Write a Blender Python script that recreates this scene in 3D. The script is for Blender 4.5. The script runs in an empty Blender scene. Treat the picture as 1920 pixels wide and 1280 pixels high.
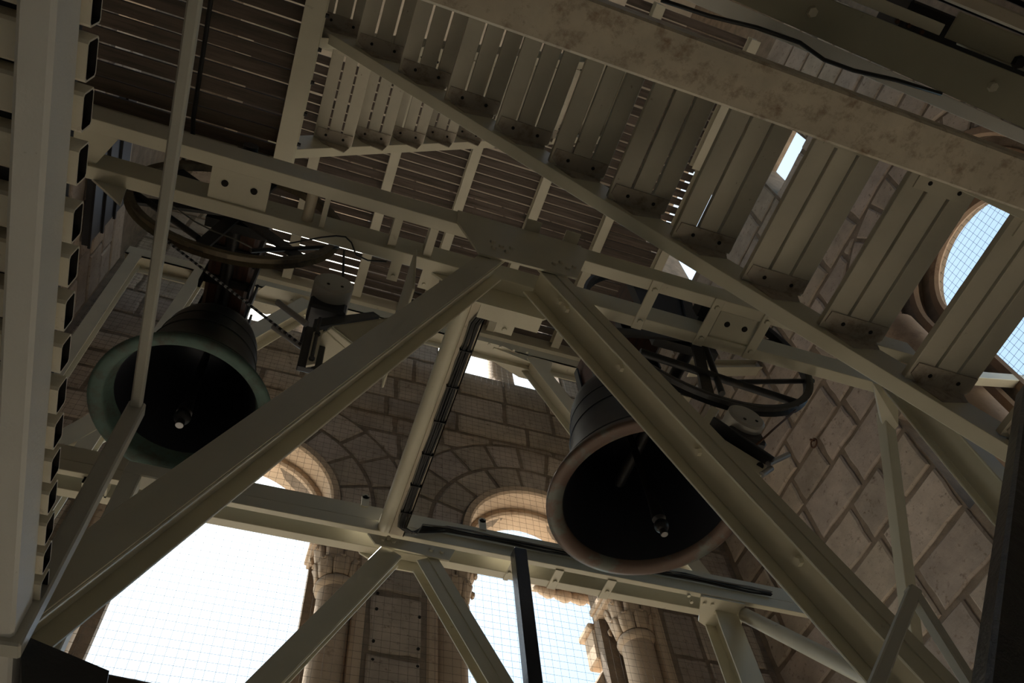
import bpy, bmesh, math, random
from mathutils import Vector as V, Matrix
random.seed(7)
sc = bpy.context.scene
COL = sc.collection
PI = math.pi

# ---------------------------------------------------------------- camera
F_PX = 1550.0
AZ, PITCH, ROLL = math.radians(26.2456), math.radians(58.4977), math.radians(-8.3407)
_fw = V((math.sin(AZ)*math.cos(PITCH), math.cos(AZ)*math.cos(PITCH), math.sin(PITCH)))
_r0 = V((math.cos(AZ), -math.sin(AZ), 0.0)); _u0 = _r0.cross(_fw)
_rt = _r0*math.cos(ROLL) + _u0*math.sin(ROLL)
_up = _u0*math.cos(ROLL) - _r0*math.sin(ROLL)
cam = bpy.data.objects.new('camera', bpy.data.cameras.new('camera'))
COL.objects.link(cam)
m = Matrix((_rt, _up, -_fw)).transposed().to_4x4()
cam.matrix_world = m
cam.data.sensor_width = 36.0
cam.data.lens = F_PX*36.0/1920.0
cam.data.clip_start = 0.05; cam.data.clip_end = 500
sc.camera = cam

# ---------------------------------------------------------------- world, sun, exposure
SUN_EL, SUN_AZ = 69.0, -30.0          # degrees; azimuth from +Y towards +X
w = bpy.data.worlds.new('sky'); sc.world = w; w.use_nodes = True
nt = w.node_tree; nt.nodes.clear()
sky = nt.nodes.new('ShaderNodeTexSky'); sky.sky_type = 'NISHITA'
sky.sun_disc = False; sky.sun_elevation = math.radians(SUN_EL)
sky.sun_rotation = math.radians(SUN_AZ)
sky.air_density = 1.0; sky.dust_density = 2.2; sky.ozone_density = 1.0; sky.altitude = 50
bg = nt.nodes.new('ShaderNodeBackground'); bg.inputs['Strength'].default_value = 0.37
out = nt.nodes.new('ShaderNodeOutputWorld')
tint = nt.nodes.new('ShaderNodeMix'); tint.data_type = 'RGBA'; tint.blend_type = 'MULTIPLY'; tint.inputs[0].default_value = 1.0
tint.inputs[7].default_value = (1.06, 1.10, 0.92, 1)
nt.links.new(sky.outputs[0], tint.inputs[6]); nt.links.new(tint.outputs[2], bg.inputs[0]); nt.links.new(bg.outputs[0], out.inputs[0])
sun = bpy.data.objects.new('sun', bpy.data.lights.new('sun', 'SUN')); COL.objects.link(sun)
sun.data.energy = 13.0; sun.data.angle = math.radians(0.53); sun.data.color = (1.0, 0.93, 0.82)
_sd = V((math.sin(math.radians(SUN_AZ))*math.cos(math.radians(SUN_EL)), math.cos(math.radians(SUN_AZ))*math.cos(math.radians(SUN_EL)), math.sin(math.radians(SUN_EL))))
sun.rotation_euler = _sd.to_track_quat('Z', 'Y').to_euler()
sun.location = _sd*40
vs = sc.view_settings
vs.view_transform = 'Standard'; vs.look = 'None'; vs.gamma = 1.0; vs.use_curve_mapping = False
vs.exposure = 0.0
sc.cycles.max_bounces = 10; sc.cycles.diffuse_bounces = 6; sc.cycles.glossy_bounces = 4
sc.cycles.use_denoising = True
sc.cycles.sample_clamp_indirect = 6.0

# ---------------------------------------------------------------- materials
def mat(name, col, rough=0.5, metal=0.0, spots=None, spot_scale=6.0, spot_amt=(0.62, 0.72), var=0.0, var_scale=3.0,
        bump=0.0, bump_scale=60.0, obj_var=0.0, stretch=None, rnd_hue=None):
    m = bpy.data.materials.new(name); m.use_nodes = True
    n = m.node_tree; b = n.nodes['Principled BSDF']
    b.inputs['Roughness'].default_value = rough; b.inputs['Metallic'].default_value = metal
    tc = n.nodes.new('ShaderNodeTexCoord'); src = tc.outputs['Object']
    if stretch:
        mp = n.nodes.new('ShaderNodeMapping'); mp.inputs['Scale'].default_value = stretch
        n.links.new(src, mp.inputs[0]); src = mp.outputs[0]
    rgb = n.nodes.new('ShaderNodeRGB'); rgb.outputs[0].default_value = (*col, 1); c = rgb.outputs[0]
    def mixc(fac, a, bcol, mode='MIX'):
        x = n.nodes.new('ShaderNodeMix'); x.data_type = 'RGBA'; x.blend_type = mode
        if isinstance(fac, float): x.inputs[0].default_value = fac
        else: n.links.new(fac, x.inputs[0])
        n.links.new(a, x.inputs[6])
        if isinstance(bcol, tuple): x.inputs[7].default_value = (*bcol, 1)
        else: n.links.new(bcol, x.inputs[7])
        return x.outputs[2]
    def noise(scale, det=4, rough_=0.6):
        t = n.nodes.new('ShaderNodeTexNoise'); t.inputs['Scale'].default_value = scale
        t.inputs['Detail'].default_value = det; t.inputs['Roughness'].default_value = rough_
        n.links.new(src, t.inputs['Vector']); return t.outputs[0]
    def ramp(v, lo, hi, a=0.0, bb=1.0):
        r = n.nodes.new('ShaderNodeMapRange'); r.inputs[1].default_value = lo; r.inputs[2].default_value = hi
        r.inputs[3].default_value = a; r.inputs[4].default_value = bb; n.links.new(v, r.inputs[0]); return r.outputs[0]
    if rnd_hue:
        oi = n.nodes.new('ShaderNodeObjectInfo'); c = mixc(oi.outputs['Random'], c, rnd_hue)
    if obj_var:
        oi = n.nodes.new('ShaderNodeObjectInfo'); wn = n.nodes.new('ShaderNodeTexWhiteNoise'); wn.noise_dimensions = '1D'
        n.links.new(oi.outputs['Random'], wn.inputs['W'])
        g = ramp(wn.outputs[0], 0, 1, 1-obj_var, 1+obj_var*0.6)
        cb = n.nodes.new('ShaderNodeCombineColor'); [n.links.new(g, cb.inputs[i]) for i in range(3)]
        c = mixc(1.0, c, cb.outputs[0], 'MULTIPLY')
    if var:
        g = ramp(noise(var_scale), 0.3, 0.7, 1-var, 1+var*0.5)
        cb = n.nodes.new('ShaderNodeCombineColor'); [n.links.new(g, cb.inputs[i]) for i in range(3)]
        c = mixc(1.0, c, cb.outputs[0], 'MULTIPLY')
    if spots:
        c = mixc(ramp(noise(spot_scale, 6, 0.7), *spot_amt), c, spots)
    n.links.new(c, b.inputs['Base Color'])
    if bump:
        bp = n.nodes.new('ShaderNodeBump'); bp.inputs['Strength'].default_value = bump; bp.inputs['Distance'].default_value = 0.01
        n.links.new(noise(bump_scale, 5), bp.inputs['Height']); n.links.new(bp.outputs[0], b.inputs['Normal'])
    return m

M = {}
M['paint'] = mat('cream_paint', (0.60, 0.56, 0.44), 0.42, spots=(0.20, 0.13, 0.07), spot_scale=9, spot_amt=(0.66, 0.80), var=0.10, bump=0.06, bump_scale=45)
M['paint_rusty'] = mat('stained_cream_paint', (0.55, 0.48, 0.37), 0.55, spots=(0.22, 0.13, 0.06), spot_scale=16, spot_amt=(0.60, 0.76), var=0.12, bump=0.10, bump_scale=40)
M['paint_stained'] = mat('rust_stained_paint', (0.55, 0.48, 0.37), 0.6, spots=(0.20, 0.12, 0.07), spot_scale=22, spot_amt=(0.50, 0.74), var=0.16, var_scale=12, bump=0.14, bump_scale=40)
M['paint_grey'] = mat('grey_cream_paint', (0.56, 0.54, 0.47), 0.38, spots=(0.25, 0.19, 0.12), spot_scale=18, spot_amt=(0.70, 0.82), var=0.06, bump=0.10, bump_scale=80)
M['tread'] = mat('painted_tread', (0.50, 0.46, 0.37), 0.6, spots=(0.14, 0.09, 0.05), spot_scale=30, spot_amt=(0.66, 0.74), var=0.14, obj_var=0.10, bump=0.05)
M['bracket'] = mat('dirty_bracket', (0.38, 0.33, 0.27), 0.65, spots=(0.12, 0.08, 0.05), spot_scale=14, spot_amt=(0.5, 0.75), var=0.2)
M['slat'] = mat('dark_wood_slat', (0.115, 0.085, 0.065), 0.8, spots=(0.05, 0.04, 0.03), spot_scale=5, spot_amt=(0.45, 0.7), var=0.25, obj_var=0.25, stretch=(0.4, 6, 6))
M['upslat'] = mat('weathered_slat', (0.13, 0.10, 0.085), 0.8, spots=(0.05, 0.04, 0.03), spot_scale=5, spot_amt=(0.45, 0.7), var=0.25, obj_var=0.25, stretch=(0.4, 6, 6))
M['stone'] = mat('limestone', (0.52, 0.43, 0.34), 0.85, spots=(0.16, 0.11, 0.08), spot_scale=24, spot_amt=(0.57, 0.72), var=0.24, var_scale=5, bump=0.4, bump_scale=38, obj_var=0.22, rnd_hue=(0.46, 0.38, 0.33))
M['carved'] = mat('carved_limestone', (0.55, 0.42, 0.31), 0.85, spots=(0.20, 0.13, 0.08), spot_scale=8, spot_amt=(0.58, 0.78), var=0.15, bump=0.3, bump_scale=30)
M['warm'] = mat('warm_limestone', (0.58, 0.44, 0.32), 0.85, spots=(0.28, 0.15, 0.08), spot_scale=7, spot_amt=(0.60, 0.80), var=0.15, bump=0.3, bump_scale=30)
M['mortar'] = mat('brown_mortar', (0.25, 0.195, 0.15), 0.95, var=0.3, var_scale=9, bump=0.4, bump_scale=50)
M['umber'] = mat('shaded_brown_stone', (0.34, 0.235, 0.165), 0.88, spots=(0.12, 0.07, 0.05), spot_scale=6, spot_amt=(0.55, 0.78), var=0.2, bump=0.3, bump_scale=30)  # carved stone darkened; shade on the right arch is put into its colour
M['paint_pale'] = mat('pale_cream_paint', (0.76, 0.74, 0.69), 0.3, spots=(0.30, 0.24, 0.16), spot_scale=60, spot_amt=(0.68, 0.80), var=0.06, bump=0.12, bump_scale=160)
M['paint_tube'] = mat('chipped_cream_paint', (0.74, 0.68, 0.55), 0.5, spots=(0.25, 0.16, 0.09), spot_scale=45, spot_amt=(0.62, 0.76), var=0.12, bump=0.12, bump_scale=120)
M['olive'] = mat('olive_shade_paint', (0.34, 0.32, 0.235), 0.5, spots=(0.14, 0.11, 0.07), spot_scale=14, spot_amt=(0.70, 0.82), var=0.08, bump=0.06)  # darker than the cream paint; the weaker light is put into the colour
M['iron'] = mat('black_iron', (0.018, 0.018, 0.020), 0.45, metal=0.3, spots=(0.06, 0.045, 0.03), spot_scale=14, spot_amt=(0.55, 0.8))
M['rim_iron'] = mat('worn_wheel_rim', (0.13, 0.10, 0.06), 0.5, metal=0.3, spots=(0.025, 0.02, 0.02), spot_scale=12, spot_amt=(0.45, 0.75))
M['yoke'] = mat('red_brown_timber', (0.085, 0.035, 0.02), 0.6, spots=(0.02, 0.012, 0.01), spot_scale=7, spot_amt=(0.45, 0.7), stretch=(6, 0.6, 6))
M['bronze_green'] = mat('green_bronze', (0.020, 0.021, 0.019), 0.55, metal=0.35, spots=(0.03, 0.05, 0.042), spot_scale=6, spot_amt=(0.45, 0.72))
M['verdigris'] = mat('verdigris_lip', (0.070, 0.118, 0.100), 0.75, metal=0.1, spots=(0.055, 0.042, 0.032), spot_scale=10, spot_amt=(0.48, 0.70), var=0.25, var_scale=8, bump=0.2, bump_scale=30)
M['bronze_dark'] = mat('dark_bronze', (0.016, 0.018, 0.026), 0.5, metal=0.25, var=0.2)
M['bronze_brown'] = mat('brown_bronze_lip', (0.105, 0.066, 0.050), 0.5, metal=0.25, spots=(0.11, 0.115, 0.10), spot_scale=4, spot_amt=(0.54, 0.62))
M['steel'] = mat('bare_steel', (0.35, 0.35, 0.36), 0.35, metal=0.8)
M['galv'] = mat('grey_motor_casing', (0.40, 0.38, 0.35), 0.5, spots=(0.15, 0.12, 0.10), spot_scale=12, spot_amt=(0.62, 0.75))
M['motor_dark'] = mat('dark_motor_body', (0.035, 0.036, 0.042), 0.45, metal=0.3)
M['rubber'] = mat('black_cable', (0.012, 0.012, 0.013), 0.5)
M['cable_grey'] = mat('grey_cable', (0.16, 0.15, 0.13), 0.5)
M['rust'] = mat('rusted_iron', (0.09, 0.04, 0.02), 0.8)
M['net'] = mat('net_cord', (0.10, 0.085, 0.07), 0.8)
M['floor'] = mat('pale_stone_floor', (0.76, 0.70, 0.59), 0.8, var=0.12)
M['ground'] = mat('town_ground', (0.46, 0.41, 0.34), 0.9, var=0.3, var_scale=0.05)
M['plaster'] = mat('plain_stone', (0.60, 0.53, 0.44), 0.9, var=0.2, bump=0.3)
M['black_paint'] = mat('dark_steel_paint', (0.035, 0.036, 0.042), 0.28, var=0.2, bump=0.25, bump_scale=50)
M['front_stone'] = mat('mid_tone_stone', (0.42, 0.37, 0.31), 0.9, var=0.2, bump=0.3)  # even tone set for the bounce this unseen wall gives the legs
M['hole'] = mat('hole_shade', (0.01, 0.008, 0.007), 0.9)  # near-black stands in for the shade inside holes and tubes

# ---------------------------------------------------------------- geometry helpers
class MB:
    def __init__(s): s.v = []; s.f = []; s.m = []; s.smooth = []
    def add(s, vs, fs, mi=0, sm=False):
        o = len(s.v); s.v += [tuple(x) for x in vs]
        for f in fs: s.f.append(tuple(i+o for i in f)); s.m.append(mi); s.smooth.append(sm)
        return s
    def box(s, a, b, mi=0):
        x0, y0, z0 = [min(a[i], b[i]) for i in range(3)]; x1, y1, z1 = [max(a[i], b[i]) for i in range(3)]
        return s.add([(x0,y0,z0),(x1,y0,z0),(x1,y1,z0),(x0,y1,z0),(x0,y0,z1),(x1,y0,z1),(x1,y1,z1),(x0,y1,z1)],
                     [(0,3,2,1),(4,5,6,7),(0,1,5,4),(1,2,6,5),(2,3,7,6),(3,0,4,7)], mi)
    def sweep(s, p0, p1, prof, up=(0,0,1), mi=0, caps=True):
        """extrude a closed 2-D profile (u = side, v = along up) from p0 to p1"""
        p0, p1 = V(p0), V(p1); d = (p1-p0).normalized(); up = V(up)
        side = d.cross(up).normalized(); upv = side.cross(d).normalized()
        n = len(prof)
        vs = [p0+side*u+upv*v for u, v in prof]+[p1+side*u+upv*v for u, v in prof]
        fs = [(i, (i+1) % n, n+(i+1) % n, n+i) for i in range(n)]
        if caps: fs += [tuple(range(n-1, -1, -1)), tuple(range(n, 2*n))]
        return s.add(vs, fs, mi)
    def prism(s, poly, ext, mi=0):
        """planar 3-D polygon extruded by the vector ext"""
        n = len(poly); ext = V(ext); P = [V(p) for p in poly]
        vs = P+[p+ext for p in P]
        fs = [(i, (i+1) % n, n+(i+1) % n, n+i) for i in range(n)]+[tuple(range(n-1, -1, -1)), tuple(range(n, 2*n))]
        return s.add(vs, fs, mi)
    def cyl(s, p0, p1, r0, r1=None, n=16, mi=0, caps=True, sm=True):
        r1 = r0 if r1 is None else r1; p0, p1 = V(p0), V(p1); d = (p1-p0).normalized()
        a = d.cross(V((0,0,1)) if abs(d.z) < .9 else V((1,0,0))).normalized(); b = d.cross(a)
        vs = [p0+(a*math.cos(2*PI*i/n)+b*math.sin(2*PI*i/n))*r0 for i in range(n)]+[p1+(a*math.cos(2*PI*i/n)+b*math.sin(2*PI*i/n))*r1 for i in range(n)]
        s.add(vs, [(i, (i+1) % n, n+(i+1) % n, n+i) for i in range(n)], mi, sm)
        if caps: s.add(vs[:n], [tuple(range(n-1, -1, -1))], mi); s.add(vs[n:], [tuple(range(n))], mi)
        return s
    def lathe(s, c, prof, n=48, mi=0, mis=None, sm=True):
        c = V(c); vs = []; fs = []
        for r, z in prof:
            for i in range(n): vs.append(c+V((r*math.cos(2*PI*i/n), r*math.sin(2*PI*i/n), z)))
        for k in range(len(prof)-1):
            fs2 = [(k*n+i, k*n+(i+1) % n, (k+1)*n+(i+1) % n, (k+1)*n+i) for i in range(n)]
            fs.append((fs2, mis[k] if mis else mi))
        o = len(s.v); s.v += [tuple(x) for x in vs]
        for fs2, k in fs:
            for f in fs2: s.f.append(tuple(i+o for i in f)); s.m.append(k); s.smooth.append(sm)
        return s
    def tube(s, pts, r, n=6, mi=0):
        P = [V(p) for p in pts]; rings = []; prev = None
        for i, p in enumerate(P):
            d = (P[min(i+1, len(P)-1)]-P[max(i-1, 0)]).normalized()
            a = prev-d*prev.dot(d) if prev is not None else d.cross(V((0.13, 0.31, 0.94)))
            a.normalize(); prev = a; b = d.cross(a)
            rings.append([p+(a*math.cos(2*PI*k/n)+b*math.sin(2*PI*k/n))*r for k in range(n)])
        vs = [x for R in rings for x in R]; fs = []
        for i in range(len(P)-1):
            fs += [(i*n+k, i*n+(k+1) % n, (i+1)*n+(k+1) % n, (i+1)*n+k) for k in range(n)]
        fs += [tuple(range(n-1, -1, -1)), tuple(range((len(P)-1)*n, len(P)*n))]
        return s.add(vs, fs, mi, True)
    def bolt(s, p, nrm, r=0.012, h=0.012, mi=0):
        p, nrm = V(p), V(nrm).normalized(); return s.cyl(p-nrm*0.002, p+nrm*h, r, r*0.85, 6, mi, sm=False)
    def sphere(s, c, r, n=12, mi=0, sc3=(1,1,1)):
        prof = [(max(1e-4, r*math.sin(PI*k/(n//2)))*1.0, -r*math.cos(PI*k/(n//2))) for k in range(n//2+1)]
        o = len(s.v); s.lathe((0,0,0), prof, n, mi)
        for i in range(o, len(s.v)): s.v[i] = tuple(c[j]+s.v[i][j]*sc3[j] for j in range(3))
        return s
    def build(s, name, mats, parent=None, bevel=0.0):
        me = bpy.data.meshes.new(name); me.from_pydata(s.v, [], s.f)
        for mm in (mats if isinstance(mats, (list, tuple)) else [mats]): me.materials.append(M[mm] if isinstance(mm, str) else mm)
        me.polygons.foreach_set('material_index', s.m); me.polygons.foreach_set('use_smooth', s.smooth)
        bm = bmesh.new(); bm.from_mesh(me); bmesh.ops.recalc_face_normals(bm, faces=bm.faces); bm.to_mesh(me); bm.free()
        o = bpy.data.objects.new(name, me); COL.objects.link(o)
        if parent is not None: adopt(o, parent)
        if bevel:
            b = o.modifiers.new('bevel', 'BEVEL'); b.width = bevel; b.segments = 1; b.limit_method = 'ANGLE'
        return o

def wloc(o):
    return o.matrix_basis.translation + (wloc(o.parent) if o.parent else V((0,0,0)))
def adopt(o, parent):
    """child keeps its world position (parents here are only ever translated)"""
    o.parent = parent; o.location = o.location - wloc(parent)
def thing(name, label, cat, loc, group=None):
    o = bpy.data.objects.new(name, None); COL.objects.link(o); o.location = loc; o.empty_display_size = 0.1
    o['label'] = label; o['category'] = cat
    if group: o['group'] = group
    return o
def tag(o, label, cat, group=None, kind=None):
    o['label'] = label; o['category'] = cat
    if group: o['group'] = group
    if kind: o['kind'] = kind
    return o
def part_empty(name, loc, parent):
    o = bpy.data.objects.new(name, None); COL.objects.link(o); o.location = loc; o.empty_display_size = 0.05
    adopt(o, parent); return o
def struct(o): o['kind'] = 'structure'; return o

def P_I(wd, h, tf, tw):
    a, b, c = wd/2, h/2, tw/2
    return [(-a,-b),(a,-b),(a,-b+tf),(c,-b+tf),(c,b-tf),(a,b-tf),(a,b),(-a,b),(-a,b-tf),(-c,b-tf),(-c,-b+tf),(-a,-b+tf)]
def P_box(wd, h): return [(-wd/2,-h/2),(wd/2,-h/2),(wd/2,h/2),(-wd/2,h/2)]
def ray(px, py): return _rt*((px-960)/F_PX)+_up*((640-py)/F_PX)+_fw
def at(px, py, ax, val):
    d = ray(px, py); return d*(val/d['xyz'.index(ax)])

# ================================================================ STRUCTURE
XR, XL, YB, YF = 3.89, -1.89, 4.30, -1.50
ZF, ZC = -1.6, 12.0
def cutbox(o, cutters):
    """cut real openings out of a wall block"""
    for c in cutters:
        md = o.modifiers.new('cut', 'BOOLEAN'); md.operation = 'DIFFERENCE'; md.object = c; md.solver = 'EXACT'
    dg = bpy.context.evaluated_depsgraph_get(); dg.update()
    me = bpy.data.meshes.new_from_object(o.evaluated_get(dg)); o.modifiers.clear(); old = o.data; o.data = me; me.name = old.name
    for c in cutters: bpy.data.objects.remove(c, do_unlink=True)
def arch_poly(u0, r, zs, zb, n=20, point=0.0):
    """arch opening outline in (u, z): jambs from zb to zs, round head radius r"""
    pts = [(u0-r, zb), (u0+r, zb)]
    for i in range(n+1):
        t = PI*i/n; pts.append((u0+r*math.cos(t), zs+r*math.sin(t)*(1+point*math.sin(t)**6)))
    return pts

floor = struct(MB().box((XL-0.5, YF-0.5, ZF-0.2), (XR+0.5, YB+0.5, ZF)).build('floor', 'floor'))
ground = struct(MB().box((-160, -160, -30.5), (160, 160, -30)).build('ground', 'ground'))
ceiling = struct(MB().box((XL-0.45, YF-0.45, ZC), (XR+0.45, YB+0.45, ZC+0.3)).build('ceiling', 'plaster'))

# arches of the back wall
ARCH = ((2.13, 0.60), (-0.20, 0.65)); AX = (2.13, -0.20); AZS = 4.72
wall_back = struct(MB().box((XL-0.4, YB+0.03, ZF-0.2), (XR+0.4, YB+0.42, ZC)).build('wall_back', 'mortar'))
cut = []
for cx, AR in ARCH:
    c1 = MB(); c1.prism([(u, YB-0.2, z) for u, z in arch_poly(cx, AR, AZS, 0.0, 28)], (0, 0.40, 0)); cut.append(c1.build('cutter', 'mortar'))
    c2 = MB(); c2.prism([(u, YB+0.15, z) for u, z in arch_poly(cx, AR-0.05, AZS, 0.0, 28, 0.06)], (0, 0.6, 0)); cut.append(c2.build('cutter', 'mortar'))
for cx, AR in ARCH:
    c1 = MB(); c1.box((cx-AR-.27, YB-0.2, 0.0), (cx+AR+.27, YB+0.33, 4.55)); cut.append(c1.build('cutter', 'mortar'))
for a, b, zt_ in ((-0.78, 0.36, 10.9), (1.28, 2.62, 9.3)):
    c1 = MB(); c1.box((a, YB-0.2, 7.0), (b, YB+0.8, zt_)); cut.append(c1.build('cutter', 'mortar'))
cutbox(wall_back, cut)

# right wall
wall_right = struct(MB().box((XR+0.03, YF-0.4, ZF-0.2), (XR+0.42, YB+0.4, ZC)).build('wall_right', 'mortar'))
RC = (1.12, 4.86)
cut = []
for x0, x1, r in ((XR-0.2, XR+0.13, 0.80), (XR+0.05, XR+0.22, 0.69), (XR+0.15, XR+0.32, 0.58), (XR+0.25, XR+0.9, 0.48)):
    c1 = MB(); c1.prism([(x0, u, z) for u, z in arch_poly(RC[0], r, RC[1], 2.6, 28)], (x1-x0, 0, 0)); cut.append(c1.build('cutter', 'mortar'))
for a, b, z0, z1 in ((1.98, 2.22, 3.45, 4.35), (1.18, 1.75, 7.35, 8.35), (2.3, 3.5, 8.2, 10.6)):
    c1 = MB(); c1.box((XR-0.3, a, z0), (XR+0.9, b, z1)); cut.append(c1.build('cutter', 'mortar'))
cutbox(wall_right, cut)

# left and front wall (mostly outside the frame)
wall_left = struct(MB().box((XL-0.42, YF-0.4, ZF-0.2), (XL-0.03, YB+0.4, ZC)).build('wall_left', 'mortar'))
cut = []
c1 = MB(); c1.box((XL-0.9, 1.3, 6.7), (XL+0.3, 2.2, 7.7)); cut.append(c1.build('cutter', 'mortar'))
cutbox(wall_left, cut)
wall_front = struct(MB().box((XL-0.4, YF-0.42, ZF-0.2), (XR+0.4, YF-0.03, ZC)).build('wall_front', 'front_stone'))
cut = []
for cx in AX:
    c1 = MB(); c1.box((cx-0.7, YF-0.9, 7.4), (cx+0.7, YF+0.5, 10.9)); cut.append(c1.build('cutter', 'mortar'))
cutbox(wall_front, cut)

# ---- stones: separate proud blocks on the mortar backing
rs = random.Random(11)
def stone_block(outline, fr, parent, name='stone', material='stone', th=0.016, ch=0.012, dp=0.0):
    """outline: (u, z) polygon; fr(u, z, d) -> world point, d = distance proud of the mortar plane"""
    n = len(outline); cu = sum(p[0] for p in outline)/n; cz = sum(p[1] for p in outline)/n
    ins = []
    for u, z in outline:
        L = math.hypot(u-cu, z-cz); k = max(0.0, 1-ch*1.3/max(L, 1e-4)); ins.append((cu+(u-cu)*k, cz+(z-cz)*k))
    t = th+dp
    vs = [fr(u, z, -0.006) for u, z in outline]+[fr(u, z, t-ch*0.8) for u, z in outline]+[fr(u, z, t) for u, z in ins]
    fs = [(i, (i+1) % n, n+(i+1) % n, n+i) for i in range(n)]+[(n+i, n+(i+1) % n, 2*n+(i+1) % n, 2*n+i) for i in range(n)]
    fs.append(tuple(range(2*n, 3*n)))
    return MB().add(vs, fs).build(name, material, parent)
def courses(parent, fr, u0, u1, zs, discs, blocks, lmin, lmax, joint=0.040, skip=None, material='stone'):
    """discs: (uc, zc, R, zbottom) openings with a round head; blocks: (a, b, z0, z1) rectangular openings"""
    for zi in range(len(zs)-1):
        za, zb = zs[zi], zs[zi+1]
        # free intervals in u: remove opening spans that cover the whole course
        cuts = [(a, b) for a, b, p, q in blocks if q > za+0.04 and p < zb-0.04]
        spans = [(u0, u1)]
        def sub(spans, a, b):
            o = []
            for s, e in spans:
                if b <= s or a >= e: o.append((s, e)); continue
                if a > s: o.append((s, a))
                if b < e: o.append((b, e))
            return o
        for a, b in cuts: spans = sub(spans, a, b)
        for uc, zc, R, zbt in discs:
            if zb <= zc: 
                if zb > zbt: spans = sub(spans, uc-R, uc+R)
            else:
                h = zb-zc
                if h < R: hw = math.sqrt(R*R-h*h); spans = sub(spans, uc-hw+0.01, uc+hw-0.01)
        for s, e in spans:
            if e-s < 0.05: continue
            u = s
            off = rs.uniform(0.45, 1.0)
            while u < e-1e-4:
                L = rs.uniform(lmin, lmax)*off; off = 1.0
                if e-(u+L) < lmin*0.55: L = e-u
                a, b = u+joint/2, u+L-joint/2; u += L
                if b-a < 0.04: continue
                if skip and skip((a+b)/2, (za+zb)/2): continue
                jz = joint/2
                low = []
                N = 8; bad = False
                for k in range(N+1):
                    x = a+(b-a)*k/N; zl = za+jz
                    for uc, zc, R, zbt in discs:
                        if abs(x-uc) < R:
                            if zb > zc: zl = max(zl, zc+math.sqrt(R*R-(x-uc)**2)+jz*0.6)
                    low.append((x, zl))
                top = zb-jz
                low = [(x, z) for x, z in low if z < top-0.015]
                if len(low) < 2: continue
                if all(abs(z-low[0][1]) < 1e-6 for x, z in low):
                    bo = [low[0], ((low[0][0]+low[-1][0])/2, low[0][1]+rs.uniform(-.006, .006)), low[-1]]
                else: bo = low
                xa, xb = bo[0][0], bo[-1][0]
                j = lambda q: rs.uniform(-q, q)
                def edge(p, q, n, am):
                    return [(p[0]+(q[0]-p[0])*t/n+j(am), p[1]+(q[1]-p[1])*t/n+j(am)) for t in range(1, n)]
                if len(bo) == 3: bo = [bo[0]]+edge(bo[0], bo[-1], 4, .007)+[bo[-1]]
                c3, c4 = (xb+j(.01), top+j(.008)), (xa+j(.01), top+j(.008))
                outl = bo+edge(bo[-1], c3, 3, .007)+[c3]+edge(c3, c4, 4, .007)+[c4]+edge(c4, bo[0], 3, .007)
                stone_block(outl, fr, parent, dp=rs.uniform(-0.004, 0.007), material=material)
def ring(parent, fr, uc, zc, r0, r1, n, a0=0.0, a1=PI, dp=0.0, joint=0.034, material='stone', clip=None):
    ang = a0
    ws = [rs.uniform(0.85, 1.15) for _ in range(n)]; tot = sum(ws)
    for k in range(n):
        da = (a1-a0)*ws[k]/tot; s, e = ang, ang+da; ang = e
        ji, jo = joint/2/r0, joint/2/r1
        K = 5
        inn = [(uc+(r0+joint/2)*math.cos(s+ji+(e-s-2*ji)*i/K), zc+(r0+joint/2)*math.sin(s+ji+(e-s-2*ji)*i/K)) for i in range(K+1)]
        outr = [(uc+(r1-joint/2)*math.cos(s+jo+(e-s-2*jo)*i/K), zc+(r1-joint/2)*math.sin(s+jo+(e-s-2*jo)*i/K)) for i in range(K, -1, -1)]
        mid = (uc+(r0+r1)/2*math.cos((s+e)/2), zc+(r0+r1)/2*math.sin((s+e)/2))
        if clip and not clip(*mid): continue
        stone_block(inn+outr, fr, parent, 'voussoir', material, dp=dp+rs.uniform(-.006, .006))

frB = lambda u, z, d: V((u, YB+0.03-d, z))
R1, R2, R3 = 0.06, 0.32, 0.625
discs = [(cx, AZS, ar+R3, 0.0) for cx, ar in ARCH]
zs_low = [2.3+0.40*i for i in range(6)]+[4.72]
# piers below the spring (centre pier, right and left returns)
courses(wall_back, frB, 0.80, 1.18, [1.8, 2.35, 2.92, 3.48, 3.98, 4.40, 4.72], [], [], 0.5, 0.6)
courses(wall_back, frB, 3.06, XR-0.01, [2.0, 2.5, 2.95, 3.45, 3.87, 4.30, 4.72], [], [], 0.32, 0.6)
courses(wall_back, frB, XL+0.01, -1.20, [2.0, 2.5, 2.95, 3.45, 3.87, 4.30, 4.72], [], [], 0.32, 0.6)
mid_clip = lambda side: (lambda u, z: (u > 0.99+0.02) if side > 0 else (u < 0.99-0.02))
for (cx, ar), sd in zip(ARCH, (1, -1)):
    ring(wall_back, frB, cx, AZS, ar+R1, ar+R2, 9)
    ring(wall_back, frB, cx, AZS, ar+R2, ar+R3, 11, clip=mid_clip(sd))
courses(wall_back, frB, XL+0.01, XR-0.01, [4.72, 5.08, 5.42, 5.74, 5.98, 6.26, 6.60, 7.0], discs, [], 0.34, 0.72)
courses(wall_back, frB, XL+0.01, XR-0.01, [7.0, 7.34, 7.7, 8.06, 8.44, 8.82, 9.2, 9.6, 10.2, 10.9, 11.4, 12.0], [], [(-0.78, 0.36, 7.0, 10.9), (1.28, 2.62, 7.0, 9.3)], 0.34, 0.62)
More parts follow.
